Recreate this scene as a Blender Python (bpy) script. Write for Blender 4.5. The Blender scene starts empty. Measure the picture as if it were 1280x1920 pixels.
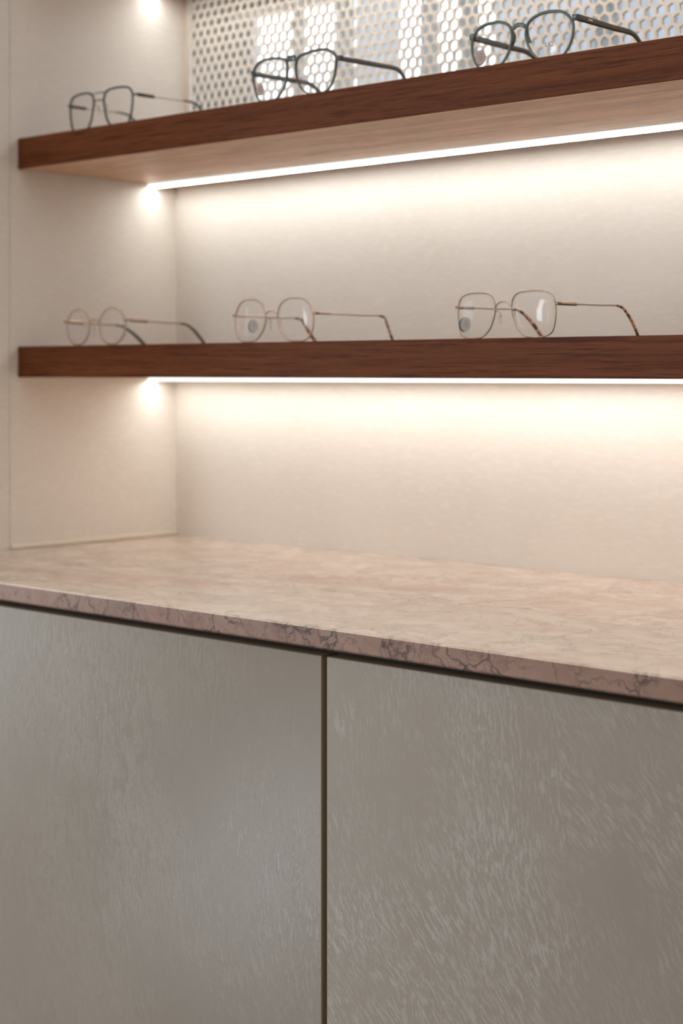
import bpy, bmesh, math, random
from mathutils import Vector
PI = math.pi
scene = bpy.context.scene
COL = scene.collection
random.seed(7)

# ------------------------------------------------------------------ camera
FPX = 3171.8
cam_d = bpy.data.cameras.new('camera')
cam = bpy.data.objects.new('camera', cam_d)
COL.objects.link(cam)
cam.location = (1.8123, -1.6125, 1.1797)
cam.rotation_euler = (PI / 2, 0, 0.7462)
cam_d.sensor_fit = 'VERTICAL'
cam_d.sensor_height = 36.0
cam_d.lens = FPX * 36.0 / 1920.0
cam_d.shift_y = -(960 - 700.0) / 1920.0
cam_d.clip_start = 0.05
cam_d.dof.use_dof = True
cam_d.dof.focus_distance = 1.52
cam_d.dof.aperture_fstop = 5.3
scene.camera = cam

# ------------------------------------------------------------------ world and room light
world = bpy.data.worlds.new('world')
scene.world = world
world.use_nodes = True
bg = world.node_tree.nodes['Background']
bg.inputs['Color'].default_value = (1.0, 0.95, 0.88, 1)
bg.inputs['Strength'].default_value = 1.0


def room_area_light(name, loc, target, sx, sy, power, col):
    ld = bpy.data.lights.new(name, 'AREA')
    ld.shape = 'RECTANGLE'
    ld.size, ld.size_y = sx, sy
    ld.energy = power
    ld.color = col
    lo = bpy.data.objects.new(name, ld)
    COL.objects.link(lo)
    lo.location = loc
    d = Vector(target) - Vector(loc)
    lo.rotation_euler = d.to_track_quat('-Z', 'Y').to_euler()
    return lo


# first light: daylight through the shop front, seen mirrored in the satin cabinet doors
room_area_light('shop_window_light', (-2.75, -1.90, 1.05), (0.3, -0.5, 1.0), 1.2, 2.1, 25, (0.80, 0.90, 1.0))
room_area_light('low_sheen_light', (-0.53, -1.79, 0.22), (0.72, -0.5, 0.5), 0.24, 0.36, 2.4, (0.80, 0.90, 1.0))  # added source near the floor for the sheen spot on the doors
room_area_light('lens_glint_light', (-0.30, -2.20, 1.48), (0.65, -0.25, 1.25), 0.20, 0.55, 6.5, (0.84, 0.92, 1.0))  # added source for the cool glint in the lenses

scene.view_settings.view_transform = 'Standard'
scene.view_settings.look = 'None'
scene.view_settings.gamma = 1.0
scene.view_settings.exposure = 0.0
scene.view_settings.use_curve_mapping = False

LED_DOWN = 27.0      # radiance of the downward face of a strip
LED_FRONT = 1.8      # milky side of the diffuser
LED_COL = (0.985, 0.985, 0.955)
PANE = 3.2

# ------------------------------------------------------------------ material helpers


def mat(name):
    m = bpy.data.materials.new(name)
    m.use_nodes = True
    nt = m.node_tree
    nt.nodes.clear()
    out = nt.nodes.new('ShaderNodeOutputMaterial')
    return m, nt, out


def N(nt, t, **kw):
    n = nt.nodes.new(t)
    for k, v in kw.items():
        if k.startswith('i_'):
            key = k[2:].replace('_', ' ')
            n.inputs[key].default_value = v
        else:
            setattr(n, k, v)
    return n


def L(nt, a, b):
    nt.links.new(a, b)


def ramp(nt, src, stops, interp='LINEAR'):
    r = N(nt, 'ShaderNodeValToRGB')
    r.color_ramp.interpolation = interp
    e = r.color_ramp.elements
    while len(e) < len(stops):
        e.new(0.5)
    for i, (p, c) in enumerate(stops):
        e[i].position = p
        e[i].color = c if len(c) == 4 else (*c, 1)
    L(nt, src, r.inputs[0])
    return r


def mixc(nt, fac, a, b, blend='MIX'):
    n = N(nt, 'ShaderNodeMix', data_type='RGBA', blend_type=blend)
    if hasattr(fac, 'links'):
        L(nt, fac, n.inputs[0])
    else:
        n.inputs[0].default_value = fac
    for i, v in ((6, a), (7, b)):
        if hasattr(v, 'links'):
            L(nt, v, n.inputs[i])
        else:
            n.inputs[i].default_value = (*v, 1)
    return n.outputs[2]


def math_(nt, op, a, b=None):
    n = N(nt, 'ShaderNodeMath', operation=op)
    for i, v in ((0, a), (1, b)):
        if v is None:
            continue
        if hasattr(v, 'links'):
            L(nt, v, n.inputs[i])
        else:
            n.inputs[i].default_value = v
    return n.outputs[0]


def mapping(nt, vec, scale=(1, 1, 1), rot=(0, 0, 0), loc=(0, 0, 0)):
    n = N(nt, 'ShaderNodeMapping')
    n.inputs['Scale'].default_value = scale
    n.inputs['Rotation'].default_value = rot
    n.inputs['Location'].default_value = loc
    L(nt, vec, n.inputs['Vector'])
    return n.outputs[0]


def noise(nt, vec, scale, detail=4, rough=0.5, dist=0.0):
    n = N(nt, 'ShaderNodeTexNoise')
    n.inputs['Scale'].default_value = scale
    n.inputs['Detail'].default_value = detail
    n.inputs['Roughness'].default_value = rough
    n.inputs['Distortion'].default_value = dist
    L(nt, vec, n.inputs['Vector'])
    return n


def objvec(nt):
    return N(nt, 'ShaderNodeTexCoord').outputs['Object']


def simple(name, col, rough=0.5, metal=0.0, spec=0.5, trans=0.0, alpha=1.0, coat=0.0):
    m, nt, out = mat(name)
    p = N(nt, 'ShaderNodeBsdfPrincipled')
    p.inputs['Base Color'].default_value = (*col, 1)
    p.inputs['Roughness'].default_value = rough
    p.inputs['Metallic'].default_value = metal
    p.inputs['Specular IOR Level'].default_value = spec
    p.inputs['Transmission Weight'].default_value = trans
    p.inputs['Alpha'].default_value = alpha
    p.inputs['Coat Weight'].default_value = coat
    # faint unevenness so that nothing is perfectly flat in tone
    v = objvec(nt)
    n = noise(nt, v, 180, 3)
    c = mixc(nt, math_(nt, 'MULTIPLY', n.outputs[0], 0.18), col, tuple(min(1, k * 0.75) for k in col))
    L(nt, c, p.inputs['Base Color'])
    L(nt, p.outputs[0], out.inputs[0])
    return m


def emission(name, col, strength):
    m, nt, out = mat(name)
    e = N(nt, 'ShaderNodeEmission')
    e.inputs[0].default_value = (*col, 1)
    e.inputs[1].default_value = strength
    L(nt, e.outputs[0], out.inputs[0])
    return m


def plaster(name, base, light, dark, amount, rough, angle0, spread, fine=1.0, bump=0.15, spec=0.4):
    """Hand-brushed lime plaster: patches of short parallel strokes, each patch with its own direction."""
    m, nt, out = mat(name)
    tc = objvec(nt)
    warp = noise(nt, tc, 4.0, 3, 0.6)
    wv = N(nt, 'ShaderNodeVectorMath', operation='MULTIPLY_ADD')
    L(nt, warp.outputs['Color'], wv.inputs[0])
    wv.inputs[1].default_value = (0.35, 0.35, 0.35)
    L(nt, tc, wv.inputs[2])
    streaks = []
    for k, vs in enumerate((3.4, 5.3)):
        vor = N(nt, 'ShaderNodeTexVoronoi', feature='F1')
        vor.inputs['Scale'].default_value = vs
        off = mapping(nt, wv.outputs[0], loc=(3.7 * k, 1.3, 2.1 * k))
        L(nt, off, vor.inputs['Vector'])
        sep = N(nt, 'ShaderNodeSeparateColor')
        L(nt, vor.outputs['Color'], sep.inputs[0])
        ang = math_(nt, 'ADD', math_(nt, 'MULTIPLY', sep.outputs[0], spread), angle0 - spread / 2)
        rot = N(nt, 'ShaderNodeVectorRotate', rotation_type='Y_AXIS')
        slow = noise(nt, tc, 6, 2)
        tv = N(nt, 'ShaderNodeVectorMath', operation='MULTIPLY_ADD')
        L(nt, slow.outputs['Color'], tv.inputs[0])
        tv.inputs[1].default_value = (0.012, 0.012, 0.012)
        L(nt, tc, tv.inputs[2])
        L(nt, tv.outputs[0], rot.inputs['Vector'])
        L(nt, ang, rot.inputs['Angle'])
        st = mapping(nt, rot.outputs[0], scale=(210 * fine, 210 * fine, 38 * fine))
        n1 = noise(nt, st, 1.0, 4, 0.65)
        zone = noise(nt, mapping(nt, tc, loc=(k * 5.1, 0, 2)), 5.0 + 3 * k, 4, 0.6)
        z = ramp(nt, zone.outputs[0], [(0.40, (0, 0, 0)), (0.62, (1, 1, 1))])
        s = ramp(nt, n1.outputs[0], [(0.50, (0, 0, 0)), (0.585, (1, 1, 1))])
        streaks.append(math_(nt, 'MULTIPLY', s.outputs[0], z.outputs[0]))
    cloud = noise(nt, tc, 3.0, 4, 0.55)
    c0 = mixc(nt, ramp(nt, cloud.outputs[0], [(0.35, (0, 0, 0)), (0.7, (1, 1, 1))]).outputs[0], base, dark)
    fac = math_(nt, 'MULTIPLY', math_(nt, 'MAXIMUM', streaks[0], streaks[1]), amount)
    c1 = mixc(nt, fac, c0, light)
    grain = noise(nt, tc, 900 * fine, 2)
    c2 = mixc(nt, math_(nt, 'MULTIPLY', grain.outputs[0], 0.16), c1, dark)
    p = N(nt, 'ShaderNodeBsdfPrincipled')
    L(nt, c2, p.inputs['Base Color'])
    p.inputs['Specular IOR Level'].default_value = spec
    rr = math_(nt, 'SUBTRACT', rough, math_(nt, 'MULTIPLY', fac, 0.08))
    L(nt, rr, p.inputs['Roughness'])
    b = N(nt, 'ShaderNodeBump')
    b.inputs['Strength'].default_value = bump
    b.inputs['Distance'].default_value = 0.001
    L(nt, math_(nt, 'ADD', fac, math_(nt, 'MULTIPLY', grain.outputs[0], 0.5)), b.inputs['Height'])
    L(nt, b.outputs[0], p.inputs['Normal'])
    L(nt, p.outputs[0], out.inputs[0])
    return m


def wall_plaster(name, base, light, dark):
    m, nt, out = mat(name)
    tc = objvec(nt)
    cloud = noise(nt, tc, 5.0, 3, 0.6)
    streak = noise(nt, mapping(nt, tc, scale=(70, 70, 260), rot=(0.5, 0.6, 0.4)), 1.0, 2, 0.6)
    c = mixc(nt, ramp(nt, cloud.outputs[0], [(0.35, (0, 0, 0)), (0.7, (1, 1, 1))]).outputs[0], base, dark)
    f = ramp(nt, streak.outputs[0], [(0.5, (0, 0, 0)), (0.64, (0.55, 0.55, 0.55))]).outputs[0]
    c = mixc(nt, f, c, light)
    p = N(nt, 'ShaderNodeBsdfPrincipled')
    L(nt, c, p.inputs['Base Color'])
    p.inputs['Roughness'].default_value = 0.6
    p.inputs['Specular IOR Level'].default_value = 0.3
    b = N(nt, 'ShaderNodeBump')
    b.inputs['Strength'].default_value = 0.18
    b.inputs['Distance'].default_value = 0.001
    L(nt, streak.outputs[0], b.inputs['Height'])
    L(nt, b.outputs[0], p.inputs['Normal'])
    L(nt, p.outputs[0], out.inputs[0])
    return m


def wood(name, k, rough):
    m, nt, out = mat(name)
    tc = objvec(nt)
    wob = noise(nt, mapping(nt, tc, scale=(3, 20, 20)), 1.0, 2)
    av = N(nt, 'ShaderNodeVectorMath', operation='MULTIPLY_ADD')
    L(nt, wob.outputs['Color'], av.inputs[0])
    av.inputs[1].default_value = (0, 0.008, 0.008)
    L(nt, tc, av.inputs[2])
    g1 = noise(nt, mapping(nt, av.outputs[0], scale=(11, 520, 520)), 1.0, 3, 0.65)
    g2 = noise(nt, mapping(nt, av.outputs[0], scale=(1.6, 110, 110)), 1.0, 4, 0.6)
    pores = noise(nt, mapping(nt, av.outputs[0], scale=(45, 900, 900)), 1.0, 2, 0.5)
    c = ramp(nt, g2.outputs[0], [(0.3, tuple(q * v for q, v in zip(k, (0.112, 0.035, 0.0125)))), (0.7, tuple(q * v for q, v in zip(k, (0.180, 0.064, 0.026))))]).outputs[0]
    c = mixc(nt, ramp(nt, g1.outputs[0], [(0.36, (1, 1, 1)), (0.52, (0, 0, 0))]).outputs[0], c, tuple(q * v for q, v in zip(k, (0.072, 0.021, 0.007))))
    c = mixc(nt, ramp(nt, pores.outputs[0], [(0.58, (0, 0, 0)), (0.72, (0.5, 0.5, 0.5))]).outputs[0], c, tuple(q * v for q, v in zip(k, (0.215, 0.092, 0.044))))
    p = N(nt, 'ShaderNodeBsdfPrincipled')
    L(nt, c, p.inputs['Base Color'])
    p.inputs['Roughness'].default_value = rough
    p.inputs['Specular IOR Level'].default_value = 0.09
    b = N(nt, 'ShaderNodeBump')
    b.inputs['Strength'].default_value = 0.25
    b.inputs['Distance'].default_value = 0.0006
    L(nt, g1.outputs[0], b.inputs['Height'])
    L(nt, b.outputs[0], p.inputs['Normal'])
    L(nt, p.outputs[0], out.inputs[0])
    return m


def marble(name, rough, tint, vein, mottle):
    m, nt, out = mat(name)
    tc = objvec(nt)
    w1 = noise(nt, tc, 7.0, 5, 0.6)
    wv = N(nt, 'ShaderNodeVectorMath', operation='MULTIPLY_ADD')
    L(nt, w1.outputs['Color'], wv.inputs[0])
    wv.inputs[1].default_value = (0.16, 0.16, 0.16)
    L(nt, tc, wv.inputs[2])
    w2 = noise(nt, tc, 45.0, 4, 0.65)
    wv2 = N(nt, 'ShaderNodeVectorMath', operation='MULTIPLY_ADD')
    L(nt, w2.outputs['Color'], wv2.inputs[0])
    wv2.inputs[1].default_value = (0.022, 0.022, 0.022)
    L(nt, wv.outputs[0], wv2.inputs[2])
    # broad drifting bands of pink, beige and rose
    drift = noise(nt, mapping(nt, wv.outputs[0], scale=(1.3, 4.2, 4.2), rot=(0, 0, 0.3)), 1.8, 5, 0.55)
    c = ramp(nt, drift.outputs[0], [(0.30, (0.44, 0.27, 0.22)), (0.40, (0.58, 0.43, 0.35)), (0.50, (0.68, 0.55, 0.46)), (0.525, (0.52, 0.40, 0.335)),
                                    (0.62, (0.66, 0.54, 0.45)), (0.74, (0.58, 0.41, 0.34))]).outputs[0]
    blot = noise(nt, wv2.outputs[0], 24, 5, 0.7)
    c = mixc(nt, ramp(nt, blot.outputs[0], [(0.50, (0, 0, 0)), (0.68, (mottle, mottle, mottle))]).outputs[0], c, (0.38, 0.22, 0.18))
    pale = noise(nt, mapping(nt, wv2.outputs[0], loc=(4, 2, 1)), 34, 5, 0.75)
    c = mixc(nt, ramp(nt, pale.outputs[0], [(0.57, (0, 0, 0)), (0.68, (0.75, 0.75, 0.75))]).outputs[0], c, (0.62, 0.56, 0.50))
    # fine broken veins
    zone = noise(nt, mapping(nt, tc, loc=(1.7, 0.4, 3)), 9, 3, 0.6)
    zr = ramp(nt, zone.outputs[0], [(0.40, (0, 0, 0)), (0.54, (1, 1, 1))]).outputs[0]
    for sc_, wd, colr, amt, vec in ((22, 0.045, (0.05, 0.03, 0.022), 0.95, wv2), (52, 0.05, (0.22, 0.12, 0.09), 0.6, wv2),
                                    (6.5, 0.012, (0.07, 0.04, 0.03), 0.9, wv2)):
        vo = N(nt, 'ShaderNodeTexVoronoi', feature='DISTANCE_TO_EDGE')
        vo.inputs['Scale'].default_value = sc_
        L(nt, vec.outputs[0], vo.inputs['Vector'])
        r = ramp(nt, vo.outputs['Distance'], [(0.0, (1, 1, 1)), (wd, (0, 0, 0))]).outputs[0]
        f = math_(nt, 'MULTIPLY', math_(nt, 'MULTIPLY', r, zr), amt * vein)
        c = mixc(nt, f, c, colr)
    p = N(nt, 'ShaderNodeBsdfPrincipled')
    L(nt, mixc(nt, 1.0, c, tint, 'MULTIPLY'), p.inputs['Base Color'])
    p.inputs['Roughness'].default_value = rough
    p.inputs['Specular IOR Level'].default_value = 0.5
    L(nt, p.outputs[0], out.inputs[0])
    return m


def lens_mat():
    m, nt, out = mat('clear_demo_lens')
    lw = N(nt, 'ShaderNodeLayerWeight')
    lw.inputs['Blend'].default_value = 0.5
    f5 = math_(nt, 'POWER', lw.outputs['Facing'], 4.0)
    fr = math_(nt, 'ADD', math_(nt, 'MULTIPLY', f5, 0.4), 0.012)
    t = N(nt, 'ShaderNodeBsdfTransparent')
    t.inputs[0].default_value = (0.985, 0.985, 0.985, 1)
    g = N(nt, 'ShaderNodeBsdfGlossy')
    g.inputs['Roughness'].default_value = 0.02
    mx = N(nt, 'ShaderNodeMixShader')
    L(nt, fr, mx.inputs[0])
    L(nt, t.outputs[0], mx.inputs[1])
    L(nt, g.outputs[0], mx.inputs[2])
    L(nt, mx.outputs[0], out.inputs[0])
    return m


def acetate(name, top, bottom, clear_top, clear_bottom, zlo, zhi):
    """Translucent acetate, its colour and clarity fading from the brow to the lower rim."""
    m, nt, out = mat(name)
    tc = objvec(nt)
    sx = N(nt, 'ShaderNodeSeparateXYZ')
    L(nt, tc, sx.inputs[0])
    mr = N(nt, 'ShaderNodeMapRange')
    mr.inputs['From Min'].default_value = zlo
    mr.inputs['From Max'].default_value = zhi
    L(nt, sx.outputs[2], mr.inputs['Value'])
    c = mixc(nt, mr.outputs[0], bottom, top)
    p = N(nt, 'ShaderNodeBsdfPrincipled')
    L(nt, c, p.inputs['Base Color'])
    p.inputs['Roughness'].default_value = 0.16
    t = N(nt, 'ShaderNodeBsdfTransparent')
    L(nt, mixc(nt, 0.6, c, (0.9, 0.95, 0.92)), t.inputs[0])
    cl = N(nt, 'ShaderNodeMapRange')
    cl.inputs['To Min'].default_value = clear_bottom
    cl.inputs['To Max'].default_value = clear_top
    L(nt, mr.outputs[0], cl.inputs['Value'])
    mx = N(nt, 'ShaderNodeMixShader')
    L(nt, cl.outputs[0], mx.inputs[0])
    L(nt, p.outputs[0], mx.inputs[1])
    L(nt, t.outputs[0], mx.inputs[2])
    L(nt, mx.outputs[0], out.inputs[0])
    return m


def tortoise():
    m, nt, out = mat('tortoiseshell_acetate')
    tc = objvec(nt)
    n = noise(nt, tc, 190, 2, 0.4, 0.6)
    c = ramp(nt, n.outputs[0], [(0.40, (0.03, 0.015, 0.008)), (0.50, (0.30, 0.13, 0.05)), (0.58, (0.66, 0.36, 0.15))]).outputs[0]
    p = N(nt, 'ShaderNodeBsdfPrincipled')
    L(nt, c, p.inputs['Base Color'])
    p.inputs['Roughness'].default_value = 0.2
    L(nt, p.outputs[0], out.inputs[0])
    return m


def slat_mat(name, dif, tr):
    m, nt, out = mat(name)
    tc = objvec(nt)
    n = noise(nt, mapping(nt, tc, scale=(400, 400, 6)), 1.0, 2)
    d = N(nt, 'ShaderNodeBsdfDiffuse')
    L(nt, mixc(nt, math_(nt, 'MULTIPLY', n.outputs[0], 0.3), dif, tuple(k * 0.8 for k in dif)), d.inputs[0])
    t = N(nt, 'ShaderNodeBsdfTranslucent')
    t.inputs[0].default_value = (*tr, 1)
    a = N(nt, 'ShaderNodeAddShader')
    L(nt, d.outputs[0], a.inputs[0])
    L(nt, t.outputs[0], a.inputs[1])
    L(nt, a.outputs[0], out.inputs[0])
    return m


M = {}
M['wall'] = wall_plaster('cream_brushed_plaster', (0.755, 0.70, 0.635), (0.79, 0.74, 0.68), (0.715, 0.655, 0.585))
M['door'] = plaster('greige_plaster_upright_strokes', (0.225, 0.194, 0.162), (0.265, 0.237, 0.206), (0.197, 0.168, 0.137), 0.55, 0.28, 0.06, 0.30, 1.5, 0.12, 0.5)
M['door_b'] = plaster('greige_plaster_slanting_strokes', (0.272, 0.240, 0.204), (0.37, 0.352, 0.332), (0.24, 0.21, 0.178), 0.75, 0.38, 0.42, 0.8, 1.9, 0.2, 0.45)
M['wood'] = wood('dark_stained_oak', (0.78, 0.67, 0.57), 0.42)
M['wood_under'] = wood('glow_tinted_oak_underside', (5.7, 10.8, 17.5), 0.40)  # colour lifted far above the fronts to stand in for strip-light glow
M['marble'] = marble('polished_pink_beige_marble', 0.17, (1.0, 1.05, 1.06), 0.38, 0.5)
M['marble_edge'] = marble('honed_marble_edge_shade_tint', 0.5, (0.40, 0.30, 0.272), 1.0, 1.0)  # darker tint puts the front edge's shade into the stone colour
M['aluminium'] = simple('brushed_aluminium', (0.62, 0.60, 0.57), 0.35, 1.0)
M['led_down'] = emission('led_diffuser_light', LED_COL, LED_DOWN)
M['led_front'] = emission('led_diffuser_side', (0.93, 1.0, 0.97), LED_FRONT)
M['panel'] = simple('cream_powder_coat', (0.80, 0.71, 0.60), 0.5)
M['carcass'] = simple('dark_cabinet_shadow_gap', (0.025, 0.02, 0.015), 0.6)
M['edge'] = simple('door_edge_lacquer', (0.30, 0.235, 0.15), 0.5)
M['caulk'] = simple('pale_sealant', (0.74, 0.67, 0.56), 0.35)
M['floor'] = simple('shop_floor', (0.42, 0.37, 0.32), 0.45)
M['pane'] = emission('daylit_frosted_pane', (0.74, 0.87, 1.0), PANE)
M['frame_white'] = simple('white_window_frame', (0.7, 0.7, 0.68), 0.4)
M['reveal'] = simple('dark_brown_reveal', (0.028, 0.024, 0.02), 0.7)  # near black so the holes at the screen's left stay dark
M['slat_grey'] = slat_mat('grey_blind_fabric', (0.30, 0.32, 0.34), (0.21, 0.225, 0.225))
M['slat_blue'] = slat_mat('pale_blue_blind_fabric', (0.45, 0.48, 0.52), (0.32, 0.325, 0.335))
M['lens'] = lens_mat()
M['gold'] = simple('pale_gold_metal', (0.37, 0.275, 0.195), 0.25, 1.0)
M['rose'] = simple('rose_gold_metal', (0.40, 0.265, 0.205), 0.28, 1.0)
M['steel'] = simple('dark_steel_hinge', (0.22, 0.19, 0.17), 0.3, 1.0)
M['black'] = simple('black_acetate', (0.010, 0.011, 0.010), 0.25)
M['smoke'] = acetate('smoke_grey_acetate', (0.075, 0.075, 0.078), (0.17, 0.155, 0.145), 0.10, 0.35, 0.0, 0.05)
M['smoke_temple'] = acetate('smoke_grey_temple_acetate', (0.15, 0.135, 0.125), (0.08, 0.08, 0.08), 0.12, 0.0, 0.0, 0.04)
M['green'] = acetate('green_crystal_acetate', (0.075, 0.125, 0.105), (0.28, 0.32, 0.26), 0.20, 0.55, 0.0, 0.05)
M['olive'] = acetate('olive_temple_acetate', (0.105, 0.085, 0.052), (0.13, 0.11, 0.07), 0.16, 0.22, 0.0, 0.04)
M['champagne'] = acetate('champagne_crystal_acetate', (0.60, 0.46, 0.31), (0.50, 0.38, 0.27), 0.25, 0.3, 0.0, 0.05)
M['dark_tip'] = simple('dark_grey_temple_tip', (0.045, 0.040, 0.036), 0.3)
M['tortoise'] = tortoise()
M['pad'] = simple('clear_silicone_pad', (0.95, 0.94, 0.92), 0.08, alpha=0.22)
M['sticker'] = simple('grey_paper_sticker', (0.33, 0.285, 0.255), 0.5)
M['sticker_pink'] = simple('rosy_paper_sticker', (0.42, 0.31, 0.27), 0.5)
M['sticker_dark'] = simple('black_sticker_backing', (0.02, 0.018, 0.016), 0.4)
M['print'] = simple('grey_lens_print', (0.09, 0.09, 0.095), 0.5)
M['white_mark'] = simple('silver_inlay', (0.80, 0.80, 0.76), 0.25, 0.6)

# ------------------------------------------------------------------ object helpers


def link(name, me, m=None, parent=None, loc=(0, 0, 0), rot=(0, 0, 0)):
    o = bpy.data.objects.new(name, me)
    COL.objects.link(o)
    if m is not None:
        for k in (m if isinstance(m, (list, tuple)) else [m]):
            me.materials.append(k)
    o.location = loc
    o.rotation_euler = rot
    if parent is not None:
        o.parent = parent
    return o


def tag(o, label=None, cat=None, group=None, kind=None):
    if label:
        o['label'] = label
    if cat:
        o['category'] = cat
    if group:
        o['group'] = group
    if kind:
        o['kind'] = kind
    return o


def empty(name, loc=(0, 0, 0), rz=0.0):
    o = bpy.data.objects.new(name, None)
    COL.objects.link(o)
    o.location = loc
    o.rotation_euler = (0, 0, rz)
    o.empty_display_size = 0.05
    return o


def box_mesh(x0, x1, y0, y1, z0, z1, bev=0.0, seg=1):
    bm = bmesh.new()
    vs = [bm.verts.new((x, y, z)) for x in (x0, x1) for y in (y0, y1) for z in (z0, z1)]
    for f in ((0, 1, 3, 2), (4, 6, 7, 5), (0, 4, 5, 1), (2, 3, 7, 6), (0, 2, 6, 4), (1, 5, 7, 3)):
        bm.faces.new([vs[i] for i in f])
    bmesh.ops.recalc_face_normals(bm, faces=bm.faces)
    if bev:
        bmesh.ops.bevel(bm, geom=list(bm.edges), offset=bev, segments=seg, profile=0.5, affect='EDGES')
    me = bpy.data.meshes.new('mesh')
    bm.to_mesh(me)
    bm.free()
    return me


def prism_mesh(poly, z0, z1, bev=0.0, seg=1):
    bm = bmesh.new()
    a = [bm.verts.new((x, y, z0)) for x, y in poly]
    b = [bm.verts.new((x, y, z1)) for x, y in poly]
    n = len(poly)
    bm.faces.new(a[::-1])
    bm.faces.new(b)
    for i in range(n):
        bm.faces.new((a[i], a[(i + 1) % n], b[(i + 1) % n], b[i]))
    bmesh.ops.recalc_face_normals(bm, faces=bm.faces)
    if bev:
        bmesh.ops.bevel(bm, geom=list(bm.edges), offset=bev, segments=seg, profile=0.5, affect='EDGES')
    me = bpy.data.meshes.new('mesh')
    bm.to_mesh(me)
    bm.free()
    return me


# ------------------------------------------------------------------ dimensions
PT, SY = 0.0054, 0.0180
ALC = 1.515                      # alcove width
ZC, TC = 0.950, 0.0197           # worktop
DC = 0.502
SHELF_Z = (1.1747, 1.4465, 1.7183)
TS, DS = 0.040, 0.276
JOINT = -0.288

# ------------------------------------------------------------------ setting
tag(link('floor', box_mesh(-4, 5, -5, 0.3, -0.05, 0.0), M['floor']), 'plain floor of the shop in front of the cabinet', kind='structure')
tag(link('wall_back', box_mesh(0.0, ALC, 0.0, 0.014, ZC - 0.9, SHELF_Z[1] + TS), M['wall']),
    'cream brushed plaster wall behind the two shelves', kind='structure')
tag(link('wall_left', box_mesh(-0.05, 0.0, JOINT, SY + PT, 0.0, 2.05), M['wall']),
    'cream brushed plaster side wall of the alcove', kind='structure')
tag(link('trim_1', prism_mesh([(0.0, JOINT - 0.0008), (-0.05, JOINT - 0.0008), (-0.10, -0.56), (-0.034, -0.56)], 0.0, 2.05), M['wall']),
    'slightly splayed plaster edge in front of the side wall', kind='structure')
tag(link('wall_reveal', box_mesh(-0.05, 0.0, SY + PT + 0.0002, 0.2, 1.0, 2.05), M['reveal']),
    'dark window reveal behind the honeycomb screen', kind='structure')
tag(link('wall_right', box_mesh(ALC, ALC + 0.05, -0.52, 0.2, 0.0, 2.05), M['wall']),
    'cream plaster wall closing the alcove on the right', kind='structure')
tag(link('trim_2', prism_mesh([(0.0002, -0.0005), (0.005, -0.0005), (0.005, JOINT), (0.0002, JOINT)], ZC + 0.0001, ZC + 0.006, 0.0015, 2), M['caulk']),
    'pale sealant bead where worktop meets side wall', kind='structure')

room = simple('taupe_room_paint', (0.16, 0.13, 0.105), 0.7)  # unseen right-hand walls added to cut room light on the alcove side wall
tag(link('wall_front_right', box_mesh(ALC + 0.0505, 2.60, -0.50, -0.45, 0.0, 2.6), room), 'unseen taupe return wall added right of the alcove', kind='structure')
tag(link('wall_light_block', box_mesh(2.60, 2.65, -4.5, -0.45, 0.0, 2.6), room), 'unseen taupe wall added on the right to cut room light', kind='structure')

# window behind the perforated screen
WY = 0.145
wf = bmesh.new()


def addbox(bm, x0, x1, y0, y1, z0, z1):
    vs = [bm.verts.new((x, y, z)) for x in (x0, x1) for y in (y0, y1) for z in (z0, z1)]
    fs = [bm.faces.new([vs[i] for i in f]) for f in ((0, 1, 3, 2), (4, 6, 7, 5), (0, 4, 5, 1), (2, 3, 7, 6), (0, 2, 6, 4), (1, 5, 7, 3))]
    return fs


WX0, WX1, WZ0, WZ1 = 0.008, 1.50, 1.40, 1.707
addbox(wf, 0.0, WX0, WY - 0.05, WY + 0.01, WZ0, WZ1)
addbox(wf, WX1, ALC, WY - 0.05, WY + 0.01, WZ0, WZ1)
addbox(wf, 0.0, ALC, WY - 0.05, WY + 0.01, WZ0 - 0.03, WZ0)
addbox(wf, 0.0, ALC, WY - 0.05, WY + 0.01, WZ1, WZ1 + 0.03)
bmesh.ops.recalc_face_normals(wf, faces=wf.faces)
me = bpy.data.meshes.new('mesh')
wf.to_mesh(me)
wf.free()
win = tag(link('window_1', me, M['reveal']), 'daylit window behind the honeycomb screen', kind='structure')
link('pane', box_mesh(WX0, WX1, WY, WY + 0.006, WZ0, WZ1), M['pane'], win)
tag(link('wall_outer', box_mesh(0.0, ALC, WY - 0.05, WY + 0.03, WZ1 + 0.031, 2.05), M['reveal']), 'dark wall above the window behind the screen', kind='structure')

# vertical blind: each slat its own part
blind = tag(empty('vertical_blind', (0, 0.10, WZ0)), 'pale vertical slat blind hanging behind the honeycomb screen', 'blind')
SL = [(0.0535, 0.0645, 'slat_blue'), (0.1320, 0.1550, 'slat_grey'), (0.2175, 0.2530, 'slat_grey'), (0.2540, 0.2860, 'slat_blue'),
      (0.2870, 0.3340, 'slat_blue'), (0.3700, 0.3985, 'slat_grey'), (0.4390, 0.4680, 'slat_grey')]
x = 0.4930
i = 0
while x < 1.48:
    w = (0.040, 0.038, 0.042)[i % 3]
    if 0.655 < x + w / 2 < 0.70:
        kind = 'slat_grey'
    else:
        kind = 'slat_blue'
    SL.append((x, x + w, kind))
    x += w - 0.002
    i += 1
for (a, b, kk) in SL:
    dy = 0.002 * (SL.index((a, b, kk)) % 2)
    link('slat', box_mesh(a, b, dy, dy + 0.0012, 0.002, WZ1 - WZ0 - 0.012), M[kk], blind)
link('head_rail', box_mesh(WX0 + 0.001, WX1 - 0.001, -0.006, 0.010, WZ1 - WZ0 - 0.012, WZ1 - WZ0 - 0.0005, 0.002), M['frame_white'], blind)

# ------------------------------------------------------------------ honeycomb screen
P = 0.0149
ROW = P * math.sqrt(3) / 2
RH = 0.0116 / math.sqrt(3)        # hole circumradius
RO = P / math.sqrt(3)


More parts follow.
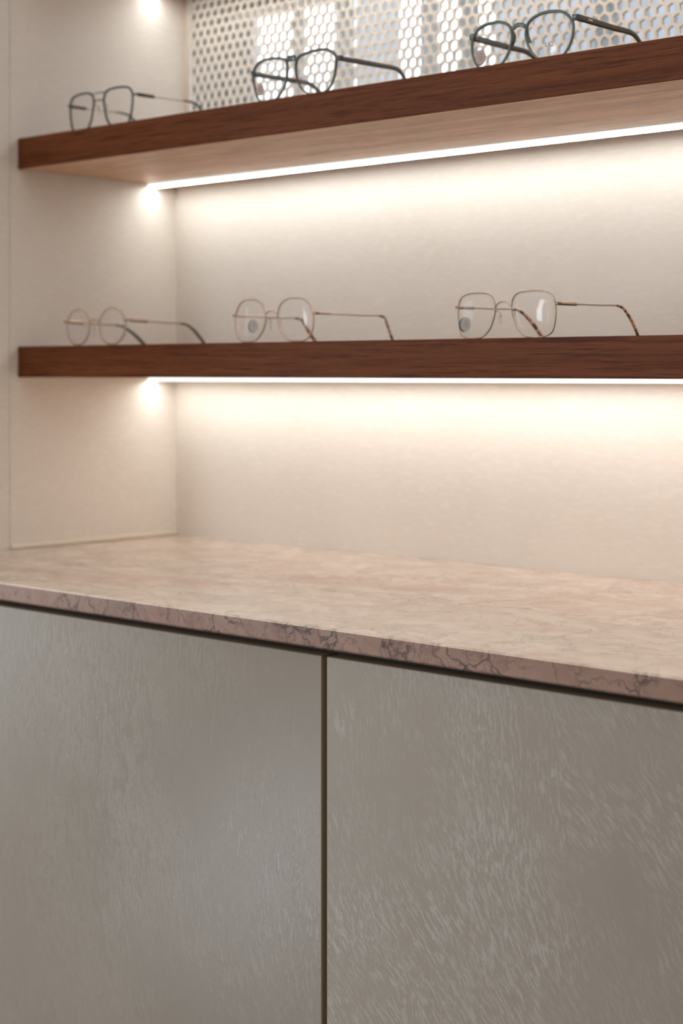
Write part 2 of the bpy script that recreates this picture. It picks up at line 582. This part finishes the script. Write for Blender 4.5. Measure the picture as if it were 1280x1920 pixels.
def hexpts(cx, cz, r):
    return [(cx + r * math.cos(PI / 6 + k * PI / 3), cz + r * math.sin(PI / 6 + k * PI / 3)) for k in range(6)]


verts, faces, vmap = [], [], {}


def V(x, y, z):
    k = (round(x * 2e5), round(y * 2e5), round(z * 2e5))
    if k not in vmap:
        vmap[k] = len(verts)
        verts.append((x, y, z))
    return vmap[k]


nrow = int(0.34 / ROW) + 1
ncol = int((ALC - 0.016) / P)
PX0 = 0.008 + P / 2
PZ0 = 1.405
for r in range(nrow):
    for c in range(ncol - (r % 2)):
        cx = PX0 + c * P + (P / 2 if r % 2 else 0)
        cz = PZ0 + r * ROW
        ho, hi = hexpts(cx, cz, RO), hexpts(cx, cz, RH)
        for k in range(6):
            j = (k + 1) % 6
            a, b, d, e = ho[k], ho[j], hi[j], hi[k]
            faces.append((V(a[0], 0, a[1]), V(b[0], 0, b[1]), V(d[0], 0, d[1]), V(e[0], 0, e[1])))
            faces.append((V(a[0], PT, a[1]), V(e[0], PT, e[1]), V(d[0], PT, d[1]), V(b[0], PT, b[1])))
            faces.append((V(e[0], 0, e[1]), V(d[0], 0, d[1]), V(d[0], PT, d[1]), V(e[0], PT, e[1])))
me = bpy.data.meshes.new('mesh')
me.from_pydata(verts, [], faces)
me.update()
screen = tag(empty('honeycomb_screen', (0, SY, 0)), 'cream perforated metal screen with hexagonal holes above the top wooden shelf', 'screen')
link('perforated_sheet', me, M['panel'], screen)
link('edge_strip', box_mesh(0.0005, 0.0082, -0.0005, PT + 0.0005, 1.40, 1.7178), M['panel'], screen)
link('edge_strip', box_mesh(PX0 + (ncol - 1) * P + P / 2 - 0.0005, ALC - 0.0005, -0.0005, PT + 0.0005, 1.40, 1.7178), M['panel'], screen)

# ------------------------------------------------------------------ shelves
SHL = ['lower dark oak shelf, level, carrying the three thin metal eyeglasses',
       'middle dark oak shelf carrying three eyeglasses in front of the honeycomb screen',
       'topmost dark oak shelf above the picture edge, its strip lighting the honeycomb screen']
for z, lab in zip(SHELF_Z, SHL):
    o = link('wooden_shelf', box_mesh(0.0006, ALC - 0.0006, -DS, -0.0006, z, z + TS, 0.0008, 1), M['wood'])
    if z == SHELF_Z[2]:
        o.data = box_mesh(0.0006, ALC - 0.0006, -DS, SY - 0.002, z, z + TS, 0.0008, 1)
        o.data.materials.append(M['wood'])
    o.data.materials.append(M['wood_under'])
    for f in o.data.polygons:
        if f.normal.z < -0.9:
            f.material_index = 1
    tag(o, lab, 'shelf', 'dark oak wall shelves')

# ------------------------------------------------------------------ led strips
LF, LB, LH = -0.053, -0.042, 0.0058
LEDL = ['slim white strip light glowing under the lower wooden shelf',
        'slim white strip light glowing under the middle wooden shelf',
        'strip light under the topmost shelf, only its glow on the side wall shows']
for k, z in enumerate(SHELF_Z):
    root = tag(empty('led_strip_light', (0, 0, z)), LEDL[k], 'strip light', 'shelf strip lights')
    # aluminium channel: base plate and rear lip
    bm = bmesh.new()
    addbox(bm, 0.001, ALC - 0.001, LF + 0.0004, LB + 0.0012, -0.0013, -0.0001)
    addbox(bm, 0.001, ALC - 0.001, LB, LB + 0.0012, -LH + 0.0012, -0.0013)
    bmesh.ops.recalc_face_normals(bm, faces=bm.faces)
    me = bpy.data.meshes.new('mesh')
    bm.to_mesh(me)
    bm.free()
    link('channel', me, M['aluminium'], root)
    cuts = [0.0012, ALC - 0.0012]
    if k == 0:
        cuts = [0.0012, 0.6248, 0.6258, ALC - 0.0012]
    for q in range(0, len(cuts), 2):
        bm = bmesh.new()
        fs = addbox(bm, cuts[q], cuts[q + 1], LF, LB - 0.0002, -LH, -0.0014)
        bmesh.ops.recalc_face_normals(bm, faces=bm.faces)
        bm.normal_update()
        for f in bm.faces:
            f.material_index = 0 if f.normal.z < -0.5 else 1
        me = bpy.data.meshes.new('mesh')
        bm.to_mesh(me)
        bm.free()
        link('diffuser', me, [M['led_down'], M['led_front']], root)

# ------------------------------------------------------------------ worktop and cabinet
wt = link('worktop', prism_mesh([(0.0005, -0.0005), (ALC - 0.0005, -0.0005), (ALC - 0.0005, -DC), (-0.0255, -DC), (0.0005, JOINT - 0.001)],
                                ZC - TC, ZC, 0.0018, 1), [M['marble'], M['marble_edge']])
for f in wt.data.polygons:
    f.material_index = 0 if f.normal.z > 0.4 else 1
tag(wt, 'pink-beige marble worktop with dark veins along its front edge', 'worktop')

cab = tag(empty('cabinet', (0, 0, 0)), 'low greige cabinet with two flush plaster doors under the marble worktop', 'cabinet')
DF = -0.494
DZ = 0.9225
link('carcass', box_mesh(0.002, ALC - 0.002, DF + 0.021, -0.002, 0.09, ZC - TC - 0.0002), M['carcass'], cab)
link('plinth', box_mesh(0.01, ALC - 0.01, DF + 0.06, -0.02, 0.0, 0.0895), M['carcass'], cab)
for (a, b) in ((-0.022, 0.7535), (0.7597, ALC - 0.003)):
    me = box_mesh(a, b, DF, DF + 0.0195, 0.10, DZ, 0.0007, 1)
    me.materials.append(M['door'] if a < 0 else M['door_b'])
    me.materials.append(M['edge'])
    for f in me.polygons:
        if abs(f.normal.x) > 0.9 or abs(f.normal.z) > 0.9:
            f.material_index = 1
    o = bpy.data.objects.new('door', me)
    COL.objects.link(o)
    o.parent = cab

# ------------------------------------------------------------------ eyeglasses


def catmull(pts, n, closed=True):
    out = []
    m = len(pts)
    segs = m if closed else m - 1
    for i in range(segs):
        if closed:
            p0, p1, p2, p3 = pts[(i - 1) % m], pts[i], pts[(i + 1) % m], pts[(i + 2) % m]
        else:
            p1, p2 = pts[i], pts[i + 1]
            p0 = pts[i - 1] if i else tuple(2 * a - b for a, b in zip(p1, p2))
            p3 = pts[i + 2] if i + 2 < m else tuple(2 * b - a for a, b in zip(p1, p2))
        for k in range(n):
            t = k / n
            out.append(tuple(0.5 * ((2 * b) + (-a + c) * t + (2 * a - 5 * b + 4 * c - d) * t * t + (-a + 3 * b - 3 * c + d) * t ** 3)
                             for a, b, c, d in zip(p0, p1, p2, p3)))
    if not closed:
        out.append(tuple(pts[-1]))
    return out


def sweep(path, prof, closed=False, up=Vector((0, 1, 0)), scales=None, bm=None):
    """Sweep a 2-D profile (u across, v along the reference direction) along a 3-D path."""
    own = bm is None
    if own:
        bm = bmesh.new()
    n = len(path)
    path = [Vector(p) for p in path]
    rings = []
    for i, p in enumerate(path):
        if closed:
            t = path[(i + 1) % n] - path[i - 1]
        else:
            t = path[min(i + 1, n - 1)] - path[max(i - 1, 0)]
        t.normalize()
        u = t.cross(up)
        u.normalize()
        v = u.cross(t)
        v.normalize()
        su, sv = scales[i] if scales else (1, 1)
        rings.append([bm.verts.new(p + u * (a * su) + v * (b * sv)) for a, b in prof])
    m = len(prof)
    for i in range(n if closed else n - 1):
        r0, r1 = rings[i], rings[(i + 1) % n]
        for k in range(m):
            bm.faces.new((r0[k], r0[(k + 1) % m], r1[(k + 1) % m], r1[k]))
    if not closed:
        bm.faces.new(rings[0][::-1])
        bm.faces.new(rings[-1])
    if own:
        return done(bm)
    return None


def done(bm, smooth=True):
    bmesh.ops.recalc_face_normals(bm, faces=bm.faces)
    me = bpy.data.meshes.new('mesh')
    bm.to_mesh(me)
    bm.free()
    if smooth:
        for f in me.polygons:
            f.use_smooth = True
    return me


def circ(r, n=8):
    return [(r * math.cos(2 * PI * k / n), r * math.sin(2 * PI * k / n)) for k in range(n)]


def rrect(w, h, b=0.3):
    a, c = w / 2, h / 2
    bw = min(a, c) * b
    return [(a - bw, -c), (a, -c + bw), (a, c - bw), (a - bw, c), (-a + bw, c), (-a, c - bw), (-a, -c + bw), (-a + bw, -c)]


def ellipsoid(rx, ry, rz, n=10):
    bm = bmesh.new()
    bmesh.ops.create_uvsphere(bm, u_segments=n, v_segments=6, radius=1)
    for v in bm.verts:
        v.co = Vector((v.co.x * rx, v.co.y * ry, v.co.z * rz))
    return done(bm)


def disc(r, t, n=28):
    bm = bmesh.new()
    ring = [(r * math.cos(2 * PI * k / n), r * math.sin(2 * PI * k / n)) for k in range(n)]
    a = [bm.verts.new((x, -t / 2, z)) for x, z in ring]
    b = [bm.verts.new((x, t / 2, z)) for x, z in ring]
    bm.faces.new(a)
    bm.faces.new(b[::-1])
    for i in range(n):
        bm.faces.new((a[i], b[i], b[(i + 1) % n], a[(i + 1) % n]))
    return done(bm, False)


def text_mesh(body, size):
    cu = bpy.data.curves.new('text', 'FONT')
    cu.body = body
    cu.size = size
    cu.align_x = 'CENTER'
    cu.extrude = 0.00005
    to = bpy.data.objects.new('text', cu)
    COL.objects.link(to)
    bpy.context.view_layer.update()
    dg = bpy.context.evaluated_depsgraph_get()
    me = bpy.data.meshes.new_from_object(to.evaluated_get(dg))
    bpy.data.objects.remove(to)
    me.materials.clear()
    for v in me.vertices:
        v.co = (v.co.x, v.co.z, v.co.y)
    return me


SHAPES = {
    'square': [(-1, .62), (-.93, .84), (-.64, .97), (0, 1.0), (.55, .975), (.88, .87), (1, .65), (.985, .35), (.84, .10), (.45, .005), (.02, 0), (-.38, .035), (-.73, .2), (-.92, .42)],
    'panto_hex': [(-1, .60), (-.85, .84), (-.45, .98), (.05, 1), (.55, .95), (.88, .75), (1, .5), (.90, .2), (.6, .03), (.1, 0), (-.4, .04), (-.78, .22), (-.96, .42)],
    'round': [(math.cos(-PI + k * PI / 6), .5 - .5 * math.sin(-PI + k * PI / 6)) for k in range(12)],
    'aviator': [(-1, .76), (-.84, .94), (-.4, 1), (.3, 1), (.8, .94), (.99, .76), (.96, .45), (.78, .15), (.42, .01), (0, 0), (-.42, .06), (-.75, .25), (-.92, .5)],
    'soft_aviator': [(-1, .74), (-.9, .90), (-.5, .97), (.1, 1), (.6, .97), (.93, .84), (1, .66), (.9, .35), (.66, .10), (.25, 0), (-.2, .015), (-.62, .14), (-.88, .34), (-.985, .55)],
    'panto': [(-1, .66), (-.86, .87), (-.42, .985), (.1, 1), (.6, .945), (.92, .77), (1, .58), (.9, .31), (.6, .08), (.15, 0), (-.3, .03), (-.7, .2), (-.93, .43)],
}
WRAP = 0.0036 / 0.065 ** 2


def wrap(x):
    return WRAP * x * x


def eyeglasses(label, loc, rz, shape, a, b, top, w, zh, L1, zb, L2, style, m_front, m_temple, m_tip, group):
    root = tag(empty('eyeglasses', loc, rz), label, 'eyeglasses', group)
    metal = style['metal']
    rw = style.get('rim_w', 0.0011)          # rim width in the lens plane
    rd = style.get('rim_d', 0.0016)
    half = (a - b) / 2 - rw / 2
    cx = (a + b) / 2
    z0, hh = rw / 2, top - rw
    outl = {}
    for s in (-1, 1):
        pts = [(s * (cx + px * half), z0 + pz * hh) for px, pz in SHAPES[shape]]
        outl[s] = catmull(pts, 6)
    prof = circ(1.0, 8) if metal else rrect(2, 2, 0.5)
    # --- front
    bm = bmesh.new()
    for s in (-1, 1):
        path = [(x, wrap(x), z) for x, z in outl[s]]
        sc_ = []
        for x, z in outl[s]:
            k = 1.0
            if not metal:
                k = 0.72 + 0.50 * ((z - z0) / hh)          # brow heavier than lower rim
            sc_.append((rw / 2 * k, rd / 2))
        if metal:
            rim = sweep(path, prof, True, scales=sc_)
            link('rim', rim, m_front, root)
        else:
            sweep(path, prof, True, scales=sc_, bm=bm)
    if metal:
        bm.free()
    # --- bridge
    zbr = style['bridge_z'] * top
    bp = [(-b - 0.0004, wrap(b), zbr), (-b * 0.55, -0.0006, zbr + style['bridge_rise']), (0, -0.0010, zbr + style['bridge_rise'] * 1.25),
          (b * 0.55, -0.0006, zbr + style['bridge_rise']), (b + 0.0004, wrap(b), zbr)]
    bw_ = style.get('bridge_w', rw)
    bpath = catmull(bp, 5, False)
    if metal:
        link('bridge', sweep(bpath, circ(1, 8), scales=[(bw_ / 2, bw_ / 2)] * len(bpath)), m_front, root)
    else:
        sweep(bpath, rrect(2, 2, 0.4), scales=[(bw_ / 2, rd / 2 * 0.95)] * len(bpath), bm=bm)
        for s in (-1, 1):      # end pieces and moulded nose pads belong to the acetate front
            ep = [(s * (a - rw), wrap(a), zh), (s * (w - 0.0002), wrap(a) + 0.0012, zh), (s * (w + 0.0006), wrap(a) + 0.0042, zh)]
            sweep(catmull(ep, 3, False), rrect(2, 2, 0.4), up=Vector((0, 0, 1)), scales=[(rd / 2 * 0.9, style.get('end_h', 0.006) / 2)] * 7, bm=bm)
            if not style.get('moulded_pads', True):
                continue
            npth = [(s * (b + 0.0012), wrap(b) + 0.001, zbr - 0.002), (s * (b + 0.0006), wrap(b) + 0.0035, zbr - 0.008), (s * (b + 0.004), wrap(b) + 0.0035, zbr - 0.016)]
            sweep(catmull(npth, 3, False), rrect(2, 2, 0.6), scales=[(0.0011, 0.0019)] * 7, bm=bm)
        link('front_frame', done(bm), m_front, root)
    if style.get('brow_bar'):
        zz = style['brow_bar'] * top
        bb = [(-b - 0.010, wrap(b), zz - 0.0008), (-b * 0.6, -0.0008, zz), (b * 0.6, -0.0008, zz), (b + 0.010, wrap(b), zz - 0.0008)]
        bb = catmull(bb, 5, False)
        link('brow_bar', sweep(bb, circ(1, 8), scales=[(0.0008, 0.0008)] * len(bb)), style['bar_mat'], root)
    # --- lenses
    lenses = {}
    for s in (-1, 1):
        bm = bmesh.new()
        fr, bk = [], []
        cpt = (s * cx, z0 + hh * 0.5)
        rings = (1.0, 0.66, 0.33)
        for th, store in ((-0.0006, fr), (0.0006, bk)):
            for q in rings:
                row = []
                for x, z in outl[s]:
                    X, Z = cpt[0] + (x - cpt[0]) * q, cpt[1] + (z - cpt[1]) * q
                    bulge = -0.0018 * (1 - q * q)
                    row.append(bm.verts.new((X, wrap(X) + th + bulge, Z)))
                store.append(row)
            store.append(bm.verts.new((cpt[0], wrap(cpt[0]) + th - 0.0018, cpt[1])))
        n = len(outl[s])
        for store in (fr, bk):
            for q in range(2):
                for i in range(n):
                    bm.faces.new((store[q][i], store[q][(i + 1) % n], store[q + 1][(i + 1) % n], store[q + 1][i]))
            for i in range(n):
                bm.faces.new((store[2][i], store[2][(i + 1) % n], store[3]))
        for i in range(n):
            bm.faces.new((fr[0][i], bk[0][i], bk[0][(i + 1) % n], fr[0][(i + 1) % n]))
        lenses[s] = link('lens', done(bm), M['lens'], root)
    # --- nose pads of metal frames
    if style.get('pads'):
        for s in (-1, 1):
            arm = [(s * (b + 0.0022), wrap(b), zbr - 0.004), (s * (b + 0.0005), 0.0050, zbr - 0.0045), (s * (b - 0.0010), 0.0075, zbr - 0.0075), (s * (b - 0.0002), 0.0062, zbr - 0.0105)]
            arm = catmull(arm, 4, False)
            pad = link('nose_pad', ellipsoid(0.0014, 0.0026, 0.0060), M['pad'], root, (s * (b - 0.0002), 0.0066, zbr - 0.012), (0.15, s * -0.30, s * 0.5))
            ar = sweep(arm, circ(0.00045, 6))
            link('pad_arm', ar, m_front if metal else M['gold'], root)
    # --- temples
    for s in (-1, 1):
        y0 = wrap(a) + 0.003
        if metal:
            ep = [(s * (a - 0.001), wrap(a), zh), (s * (w - 0.0006), wrap(a) + 0.0002, zh), (s * w, y0 + 0.0012, zh)]
            ep = catmull(ep, 3, False)
            link('hinge', sweep(ep, rrect(2, 2, .4), up=Vector((0, 0, 1)), scales=[(0.0009, 0.0016)] * len(ep)), style.get('hinge_mat', M['steel']), root)
        xs = s * w
        bar = style['bar_len']
        t_h, t_w = style['temple_h'], style['temple_w']
        full = [(xs, y0, zh), (xs, y0 + (L1 - y0) * 0.33, zh + (zb - zh) * 0.33), (xs, y0 + (L1 - y0) * 0.66, zh + (zb - zh) * 0.7), (xs, L1, zb),
                (s * (w - 0.0012), L1 + (L2 - L1) * 0.38, zb * style.get('k1', 0.74)), (s * (w - 0.003), L1 + (L2 - L1) * 0.72, zb * style.get('k2', 0.40)),
                (s * (w - 0.0045), L2, style.get('tip_h', 0.004) * 0.5 + 0.0003)]
        fp = catmull(full, 8, False)
        if metal:
            tip0 = style['tip_from']
            core = [p for p in fp if p[1] <= tip0 + 0.004]
            sc_ = []
            for p in core:
                q = p[1] - y0
                sc_.append((t_w / 2, t_h / 2) if q < bar else (style['wire'] / 2, style['wire'] / 2))
            tm = link('temple', sweep(core, rrect(2, 2, .5), up=Vector((0, 0, 1)), scales=[(u, v) for u, v in sc_]), m_temple, root)
            tp = [p for p in fp if p[1] >= tip0]
            nn = len(tp)
            th = style.get('tip_h', 0.004)
            sc2 = [(0.0010, th / 2 * (0.55 + 0.45 * min(1, k / (nn * 0.6)))) for k in range(nn)]
            link('temple_tip', sweep(tp, rrect(2, 2, .7), up=Vector((0, 0, 1)), scales=sc2), m_tip, tm)
            if style.get('front_bar'):
                fb = [p for p in fp if p[1] - y0 <= style['front_bar']]
                link('temple_sleeve', sweep(fb, rrect(2, 2, .6), up=Vector((0, 0, 1)), scales=[(t_w / 2 + 0.0003, t_h / 2 + 0.0004)] * len(fb)), style['sleeve_mat'], tm)
        else:
            nn = len(fp)
            sc_ = []
            for k, p in enumerate(fp):
                q = k / (nn - 1)
                h = t_h * (1 - 0.42 * q) if q < 0.62 else t_h * 0.74 * (1 - 0.35 * (q - 0.62))
                sc_.append((t_w / 2, h / 2))
            tm = link('temple', sweep(fp, rrect(2, 2, .45), up=Vector((0, 0, 1)), scales=sc_), m_temple, root)
            link('hinge', box_mesh(xs - s * 0.0030 - 0.0014, xs - s * 0.0030 + 0.0014, y0 - 0.0018, y0 + 0.0052, zh - 0.0014, zh + 0.0014, 0.0004), M['steel'], root)
            if style.get('marks'):
                for q in (0.016, 0.0195):
                    bm = bmesh.new()
                    yy = y0 + q
                    zc = zh + (zb - zh) * (q / (L1 - y0))
                    xx = xs + s * (t_w / 2 + 0.00005)
                    addbox(bm, xx - 0.0001, xx + 0.0001, yy - 0.0013, yy + 0.0013, zc - 0.0006, zc + 0.0012)
                    link('inlay_mark', done(bm, False), M['white_mark'], tm)
                for q in (-0.0016, 0.0022):
                    r_ = ellipsoid(0.0008, 0.0005, 0.0008, 8)
                    link('rivet', r_, M['white_mark'], root, (s * (a - 0.0005 + q), wrap(a) - rd / 2 + 0.0002, zh + 0.0003))
    # --- sticker on the left lens as seen from the front
    if style.get('sticker'):
        sx, sz, sr, smat, dark = style['sticker']
        y = wrap(sx) - 0.0032
        tilt = math.atan(2 * WRAP * sx)
        link('sticker', disc(sr, 0.0003), smat, lenses[-1], (sx, y, sz), (0, 0, tilt))
        for i in range(3):
            wd = sr * (0.75, 0.95, 0.6)[i]
            link('printed_line', box_mesh(-wd / 2, wd / 2, -0.00006, 0.0, -0.0003, 0.0003), M['print'], lenses[-1],
                 (sx + sr * 0.1, y - 0.00022, sz + sr * (0.35 - 0.33 * i)), (0, 0, tilt))
        if dark:
            link('sticker_backing', disc(sr * 1.02, 0.0004), M['sticker_dark'], lenses[-1], (sx - dark, y + 0.0006, sz - 0.0006), (0, 0, tilt))
    if style.get('text'):
        body, tx, tz, ts = style['text']
        link('lens_print', text_mesh(body, ts), M['print'], lenses[1], (tx, wrap(tx) - 0.0030, tz), (0, 0, math.atan(2 * WRAP * tx)))
    return root


ZL = SHELF_Z[0] + TS + 0.0001
ZU = SHELF_Z[1] + TS + 0.0001
GL, GU = 'eyeglasses on the lower shelf', 'eyeglasses on the middle shelf'

eyeglasses('square thin gold metal eyeglasses with tortoiseshell tips, rightmost on the lower shelf',
           (0.7728, -0.2478, ZL), -0.069, 'square', 0.0657, 0.0100, 0.0478, 0.0688, 0.0335, 0.1000, 0.0334, 0.1387,
           dict(metal=True, rim_w=0.0015, rim_d=0.0018, bridge_z=0.67, bridge_rise=0.0042, pads=True, bar_len=0.026, temple_h=0.0034, temple_w=0.0014,
                wire=0.0014, tip_from=0.094, tip_h=0.0046, sticker=(-0.0505, 0.0155, 0.0073, M['sticker'], 0.0030), k1=0.80, k2=0.46),
           M['gold'], M['gold'], M['tortoise'], GL)
eyeglasses('rounded rose gold metal eyeglasses with dark round sticker, middle pair on the lower shelf',
           (0.4578, -0.2637, ZL), 0.010, 'panto_hex', 0.0630, 0.0084, 0.0496, 0.0661, 0.0315, 0.1150, 0.0304, 0.1390,
           dict(metal=True, rim_w=0.0015, rim_d=0.0018, bridge_z=0.64, bridge_rise=0.0030, pads=True, bar_len=0.02, temple_h=0.0024, temple_w=0.0013,
                wire=0.0014, tip_from=0.104, tip_h=0.0046, sticker=(-0.0260, 0.0190, 0.0072, M['sticker'], 0.0020), k1=0.72, k2=0.36, hinge_mat=M['rose'],
                text=('- --- -- -', 0.036, 0.0075, 0.0030)),
           M['rose'], M['rose'], M['tortoise'], GL)
eyeglasses('round champagne crystal eyeglasses with dark tips, leftmost on the lower shelf',
           (0.1138, -0.2401, ZL), 0.056, 'round', 0.0564, 0.0075, 0.0492, 0.0611, 0.0318, 0.1009, 0.0289, 0.1440,
           dict(metal=True, rim_w=0.0027, rim_d=0.0024, bridge_z=0.62, bridge_rise=0.0020, bridge_w=0.0026, pads=True, bar_len=0.030, temple_h=0.0042, temple_w=0.0016,
                wire=0.0016, tip_from=0.092, tip_h=0.0048, k1=0.78, k2=0.44, hinge_mat=M['gold']),
           M['champagne'], M['gold'], M['dark_tip'], GL)
eyeglasses('black aviator eyeglasses with a double bridge, leftmost on the middle shelf by the side wall',
           (0.1259, -0.2428, ZU), -0.020, 'aviator', 0.0651, 0.0088, 0.0535, 0.0691, 0.0406, 0.0980, 0.0412, 0.1300,
           dict(metal=True, rim_w=0.0026, rim_d=0.0026, bridge_z=0.73, bridge_rise=0.0010, bridge_w=0.0016, pads=True, bar_len=0.030, temple_h=0.0036, temple_w=0.0016,
                wire=0.0015, tip_from=0.080, tip_h=0.0044, brow_bar=0.925, bar_mat=M['steel'], front_bar=0.030, sleeve_mat=M['black'], k1=0.86, k2=0.55),
           M['black'], M['gold'], M['dark_tip'], GU)
eyeglasses('smoke grey acetate eyeglasses with a straight brow, middle pair before the honeycomb screen',
           (0.4848, -0.2588, ZU), -0.014, 'soft_aviator', 0.0670, 0.0056, 0.0515, 0.0700, 0.0382, 0.0967, 0.0384, 0.1300,
           dict(metal=False, moulded_pads=False, rim_w=0.0025, rim_d=0.0032, bridge_z=0.885, bridge_rise=0.0004, bridge_w=0.0064, bar_len=0, temple_h=0.0062, temple_w=0.0030,
                sticker=(-0.0500, 0.0165, 0.0070, M['sticker_pink'], 0), k1=0.86, k2=0.56),
           M['smoke'], M['smoke_temple'], M['dark_tip'], GU)
eyeglasses('green crystal acetate eyeglasses with a rosy round sticker, rightmost on the middle shelf',
           (0.7931, -0.2486, ZU), -0.058, 'panto', 0.0672, 0.0078, 0.0505, 0.0690, 0.0399, 0.0938, 0.0368, 0.1310,
           dict(metal=False, rim_w=0.0025, rim_d=0.0032, bridge_z=0.775, bridge_rise=0.0020, bridge_w=0.0042, bar_len=0, temple_h=0.0066, temple_w=0.0032, end_h=0.0062,
                sticker=(-0.0500, 0.0160, 0.0076, M['sticker_pink'], 0.0010), marks=True, text=('UG', 0.0400, 0.0145, 0.0068), k1=0.84, k2=0.54),
           M['green'], M['olive'], M['olive'], GU)
